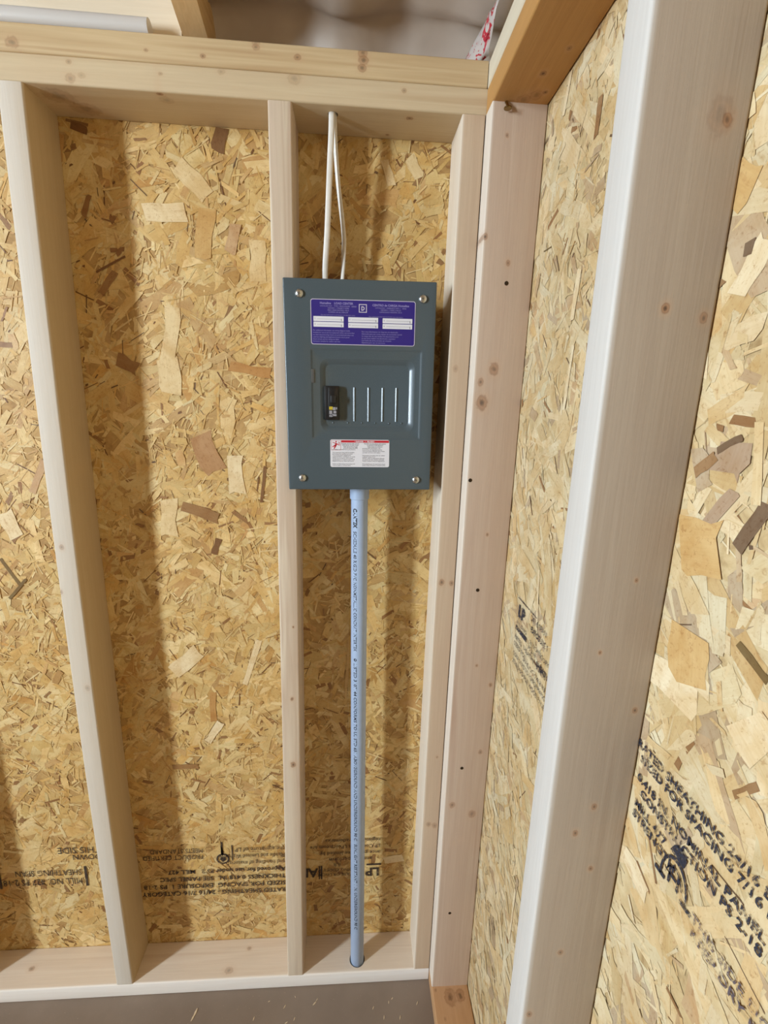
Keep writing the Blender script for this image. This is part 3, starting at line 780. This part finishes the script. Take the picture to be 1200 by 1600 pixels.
for i, s in enumerate(('For additional information see wiring diagram inside', 'Suitable for use as service equipment when not more than', 'six main disconnecting means are provided and when not', 'used as a lighting and appliance branch circuit panel', 'Short circuit current rating see label', 'Enclosure suitable for indoor use only')):
    text_mesh(bm, s, X0_, .0970 - .0036 * i, .0031, fn, .97)
    text_mesh(bm, ('Para mas informacion ver diagrama de alambrado', 'Adecuado para uso como equipo de acometida cuando', 'no tenga mas de seis medios de desconexion y no', 'se use como tablero de alumbrado y aparatos', 'Corriente de corto circuito ver etiqueta', 'Gabinete para uso en interiores')[i], .0020, .0962 - .0036 * i, .0031, fn, 1.02)
orient_to(bm, (0, -1, 0))
link('small_print', bm, M_pale_ink, lab)
for r_ in range(2):
    for c_i, xc in enumerate((-.0547, .0047, .0640)):
        bm = bmesh.new()
        zc = .1166 - .0090 * r_ - (.0000, .0004, .0008)[c_i]
        ring_strip(bm, [rr(xc, zc, .0515, .0080, .0004, -.0004, 2), rr(xc, zc, .0515, .0080, .0004, -.0006, 2)], cap1=True)
        fn = fP(-.0008)
        w_ = link('write_in_strip', bm, [M_paper], lab)
        bm2 = bmesh.new()
        text_mesh(bm2, str(1 + c_i * 2 + r_), xc - .0240, zc - .001, .0036, fn)
        flat_rect(bm2, xc - .0195, zc - .0005, xc + .0215, zc - .0002, fn)
        flat_rect(bm2, xc + .0215, zc - .0032, xc + .0223, zc + .0004, fn)
        orient_to(bm2, (0, -1, 0))
        bm3 = bmesh.new(); bm3.from_mesh(w_.data)
        me2 = bpy.data.meshes.new('t'); bm2.to_mesh(me2); bm2.free()
        for f in bm3.faces: f.material_index = 0
        k0 = len(bm3.faces); bm3.from_mesh(me2); bm3.faces.ensure_lookup_table()
        for f in bm3.faces[k0:]: f.material_index = 1
        bm3.to_mesh(w_.data); bm3.free(); bpy.data.meshes.remove(me2)
        w_.data.materials.append(M_text)
# warning label
bm = bmesh.new()
wx, wz, ww, wh = -.0005, -.1132, .1077, .0500
ring_strip(bm, [rr(wx, wz, ww, wh, .003, -.0001), rr(wx, wz, ww, wh, .003, -.0004)], cap1=True)
warn = link('warning_label', bm, M_paper, panel)
warn['label'] = 'white warning label with a red band and shock figure'
fn = fP(-.0006)
bm = bmesh.new()
flat_rect(bm, -.0345, -.0935, .0525, -.0893, fn, 0)
frame(bm, -.0440, -.0985, .0088, .0004, fn, 0)
# falling figure struck by a bolt
fz = lambda u, v: (-.0440 + u * .0085, -.0006, -.0985 + v * .0085)
for poly in ([(-.1, .55), (.25, .35), (.1, -.15), (-.25, .0)], [(-.15, .5), (-.75, .72), (-.72, .58), (-.1, .33)], [(.2, .4), (.8, .05), (.72, -.05), (.15, .2)],
             [(-.2, .05), (.1, -.1), (-.35, -.8), (-.5, -.72)], [(-.25, .1), (-.05, -.1), (-.75, -.42), (-.82, -.3)]):
    flat_poly(bm, poly, fz, 0)
flat_poly(bm, [(.02 + .16 * math.cos(k * math.pi / 5), .75 + .16 * math.sin(k * math.pi / 5)) for k in range(10)], fz, 0)
flat_poly(bm, [(.55, .9), (.85, .45), (.62, .55), (.95, -.1), (.45, .55), (.65, .5)], fz, 0)
orient_to(bm, (0, -1, 0))
link('red_print', bm, M_red, warn)
fn2 = fP(-.0008)
bm = bmesh.new()
text_mesh(bm, '! DANGER   /   PELIGRO', .008, -.0928, .0034, fn2, align='CENTER', bold=.0001)
orient_to(bm, (0, -1, 0))
link('band_lettering', bm, M_paper, warn)
bm = bmesh.new()
L1 = ['HAZARD OF ELECTRIC SHOCK,', 'EXPLOSION, OR ARC FLASH', 'Apply appropriate personal', 'protective equipment (PPE)', 'and follow safe electrical work practices', '', 'This equipment must only be installed', 'and serviced by qualified personnel', 'Turn off all power supplying this', 'equipment before working on or inside', 'Always use a properly rated voltage', 'sensing device to confirm power is off', 'Replace all devices, doors and covers', '', 'Failure to follow these instructions will', 'result in death or serious injury']
L2 = ['PELIGRO DE DESCARGA, EXPLOSION', 'O DESTELLO POR ARQUEO', 'Utilice equipo de proteccion', 'personal (EPP) apropiado y siga', 'las practicas de seguridad electrica', 'Solo el personal calificado debe instalar', 'y prestar servicio a este equipo', '', 'Desenergice el equipo antes de realizar', 'cualquier trabajo en el', 'Siempre utilice un dispositivo detector', 'de tension de valor nominal adecuado', 'Vuelva a colocar todos los dispositivos', '', 'El incumplimiento de estas instrucciones', 'podra causar la muerte o lesiones serias']
for i in range(16):
    z = -.0966 - .00262 * i
    if i < 4: text_mesh(bm, L1[i], -.0178, z, .0029, fn, .80, 'CENTER')
    else: text_mesh(bm, L1[i], -.0508, z, .0026, fn, 1.0)
    if i < 3: text_mesh(bm, L2[i], .0270, z, .0029, fn, .82, 'CENTER')
    else: text_mesh(bm, L2[i], .0040, z, .0026, fn, 1.0)
orient_to(bm, (0, -1, 0))
link('small_print', bm, M_text, warn)

# ------------------------------------------------------------------ conduit
cond = empty('conduit', PIPE_B)
tag(cond, 'grey plastic conduit with black lettering, from breaker panel to bottom plate', 'conduit')
RP = .0165
Lp = (PIPE_T - PIPE_B).length
bm = bmesh.new()
PN = 40
rings = []
for (f, r) in ((0, RP - .001), (.002, RP), (1, RP)):
    z = f * Lp if f in (0, 1) else .0015
    rings.append([(r * math.cos(2 * math.pi * k / PN), r * math.sin(2 * math.pi * k / PN), z) for k in range(PN)])
rings.append([(.0135 * math.cos(2 * math.pi * k / PN), .0135 * math.sin(2 * math.pi * k / PN), Lp) for k in range(PN)])
ring_strip(bm, rings, cap0=True, cap1=True)
bmesh.ops.recalc_face_normals(bm, faces=bm.faces[:])
tube = link('tube', bm, M_pvc, cond)
dirv = (PIPE_T - PIPE_B).normalized()
cond.rotation_euler = dirv.to_track_quat('Z', 'Y').to_euler()
cond.rotation_euler = (math.atan2(-dirv.y, dirv.z), math.asin(dirv.x), 0)
bm = bmesh.new()
add_lathe(bm, [(RP, Lp - .031), (RP + .0022, Lp - .030), (RP + .0024, Lp - .012), (RP + .0048, Lp - .011), (RP + .0048, Lp - .002)], 32)
bmesh.ops.recalc_face_normals(bm, faces=bm.faces[:])
link('terminal_adapter', bm, M_pvc, cond)
def pipe_fn(u, v):
    # u runs down the pipe from the top, v across; lettering slowly twists round the tube
    z = Lp - .030 - u
    fr = u / Lp
    ang = math.radians(-124 + 24 * fr) + (v - .0035) / RP
    r = RP + .00015
    return (r * math.cos(ang), r * math.sin(ang), z)
bm = bmesh.new()
text_mesh(bm, 'CANTEX', .018, 0, .0112, pipe_fn, .86, bold=.0007)
text_mesh(bm, 'SCHEDULE 40 RIGID PVC NONMETALLIC CONDUIT INTERTEK', .064, 0, .0098, pipe_fn, .95, bold=.00022)
text_mesh(bm, 'LISTED 3107144 CONFORMS TO UL STD 651 ABOVEGROUND AND UNDERGROUND 90 C / SUNLIGHT RESISTANT 1 IN. UNDERGROUND 90 C', .352, 0, .0098, pipe_fn, 1.16, bold=.00022)
flat_poly(bm, [(.344 + .0035 * math.cos(q * .524), .0035 + .0035 * math.sin(q * .524)) for q in range(12)], pipe_fn)
text_mesh(bm, 'CANTEX 3:17 PM', 1.0, 0, .0098, pipe_fn, .85, bold=.00022) if False else None
bm.normal_update()
for f in bm.faces:
    c = f.calc_center_median()
    if f.normal.dot(Vector((c.x, c.y, 0))) < 0: f.normal_flip()
tag(link('lettering', bm, M_pvc_ink, cond), kind='stuff')

# ------------------------------------------------------------------ two cables
def spline(P, n=14):
    out = []
    P = [Vector(p) for p in P]
    Q = [P[0] * 2 - P[1]] + P + [P[-1] * 2 - P[-2]]
    for i in range(1, len(Q) - 2):
        for k in range(n):
            t = k / n
            a, b, c, d = Q[i - 1], Q[i], Q[i + 1], Q[i + 2]
            out.append(0.5 * ((2 * b) + (-a + c) * t + (2 * a - 5 * b + 4 * c - d) * t * t + (-a + 3 * b - 3 * c + d) * t ** 3))
    out.append(P[-1]); return out
def cable(pts, label, w, side):
    bm = bmesh.new()
    add_tube(bm, spline(pts), 0, 14, (w, .0052, side))
    bmesh.ops.recalc_face_normals(bm, faces=bm.faces[:])
    o = link('electrical_cable', bm, M_cable)
    tag(o, label, 'cable', 'white cables entering the breaker panel')
    return o
cable([(.0615, .0215, ZT + .075), (.0620, .0215, ZT - .01), (.0590, .024, 1.80), (.0545, .028, 1.70), (.0505, .033, 1.642), (.0510, .036, 1.603)], 'front white cable, dropping straight from the top plate into the breaker panel', .0100, (1, 0, .05))
cable([(.0660, .0300, ZT + .075), (.0662, .0310, ZT - .01), (.0715, .040, 1.79), (.0815, .048, 1.715), (.0830, .050, 1.68), (.0785, .048, 1.603)], 'rear white cable, bowing to the right above the breaker panel', .0085, (1, -.6, 0))

# ------------------------------------------------------------------ wood chips on the floor
M_chip = lumber_mat('chip_wood', (226, 204, 170), (200, 170, 130), 0, 5.5)
chips = ((-.249,-.040,1.3,.017),(-.252,-.049,1.2,.013),(-.080,-.026,.4,.005),(-.110,-.057,1.3,.008),(.035,-.028,.9,.006),(.171,-.050,1.1,.007),(.218,-.034,.7,.006),(.278,-.046,1.0,.008),(.196,-.069,1.4,.008),(-.041,-.038,1.0,.008),(-.015,-.062,1.2,.007),(.234,-.071,1.3,.008),(-.033,-.068,.5,.007),(.209,-.041,1.5,.006),(.030,-.035,.7,.010),(-.018,-.020,2.1,.005))
ORD = 'first second third fourth fifth sixth seventh eighth ninth tenth eleventh twelfth thirteenth fourteenth fifteenth sixteenth'.split()
order = sorted(range(len(chips)), key=lambda k: chips[k][0])
proto = None
for i, (x, y, a, L) in enumerate(chips):
    if proto is None:
        bm = bmesh.new()
        ring_strip(bm, [[(-.5, -.05, 0), (-.5, .06, 0), (-.5, .05, .05), (-.5, -.04, .05)], [(0, -.16, 0), (0, .14, 0), (0, .12, .12), (0, -.12, .1)], [(.5, -.04, 0), (.5, .08, 0), (.5, .06, .07), (.5, -.02, .06)]], cap0=True, cap1=True)
        bmesh.ops.recalc_face_normals(bm, faces=bm.faces[:])
        o = proto = link('wood_chip', bm, M_chip)
    else:
        o = proto.copy(); COL.objects.link(o)
    o.location = (x, y, .0002); o.rotation_euler = (0, 0, a); o.scale = (L, L, L)
    place = order.index(i)
    tag(o, 'small pale wood chip on the brown floor, %s from the left of the scattered chips' % ORD[place], 'wood chip', 'wood chips on the brown floor')
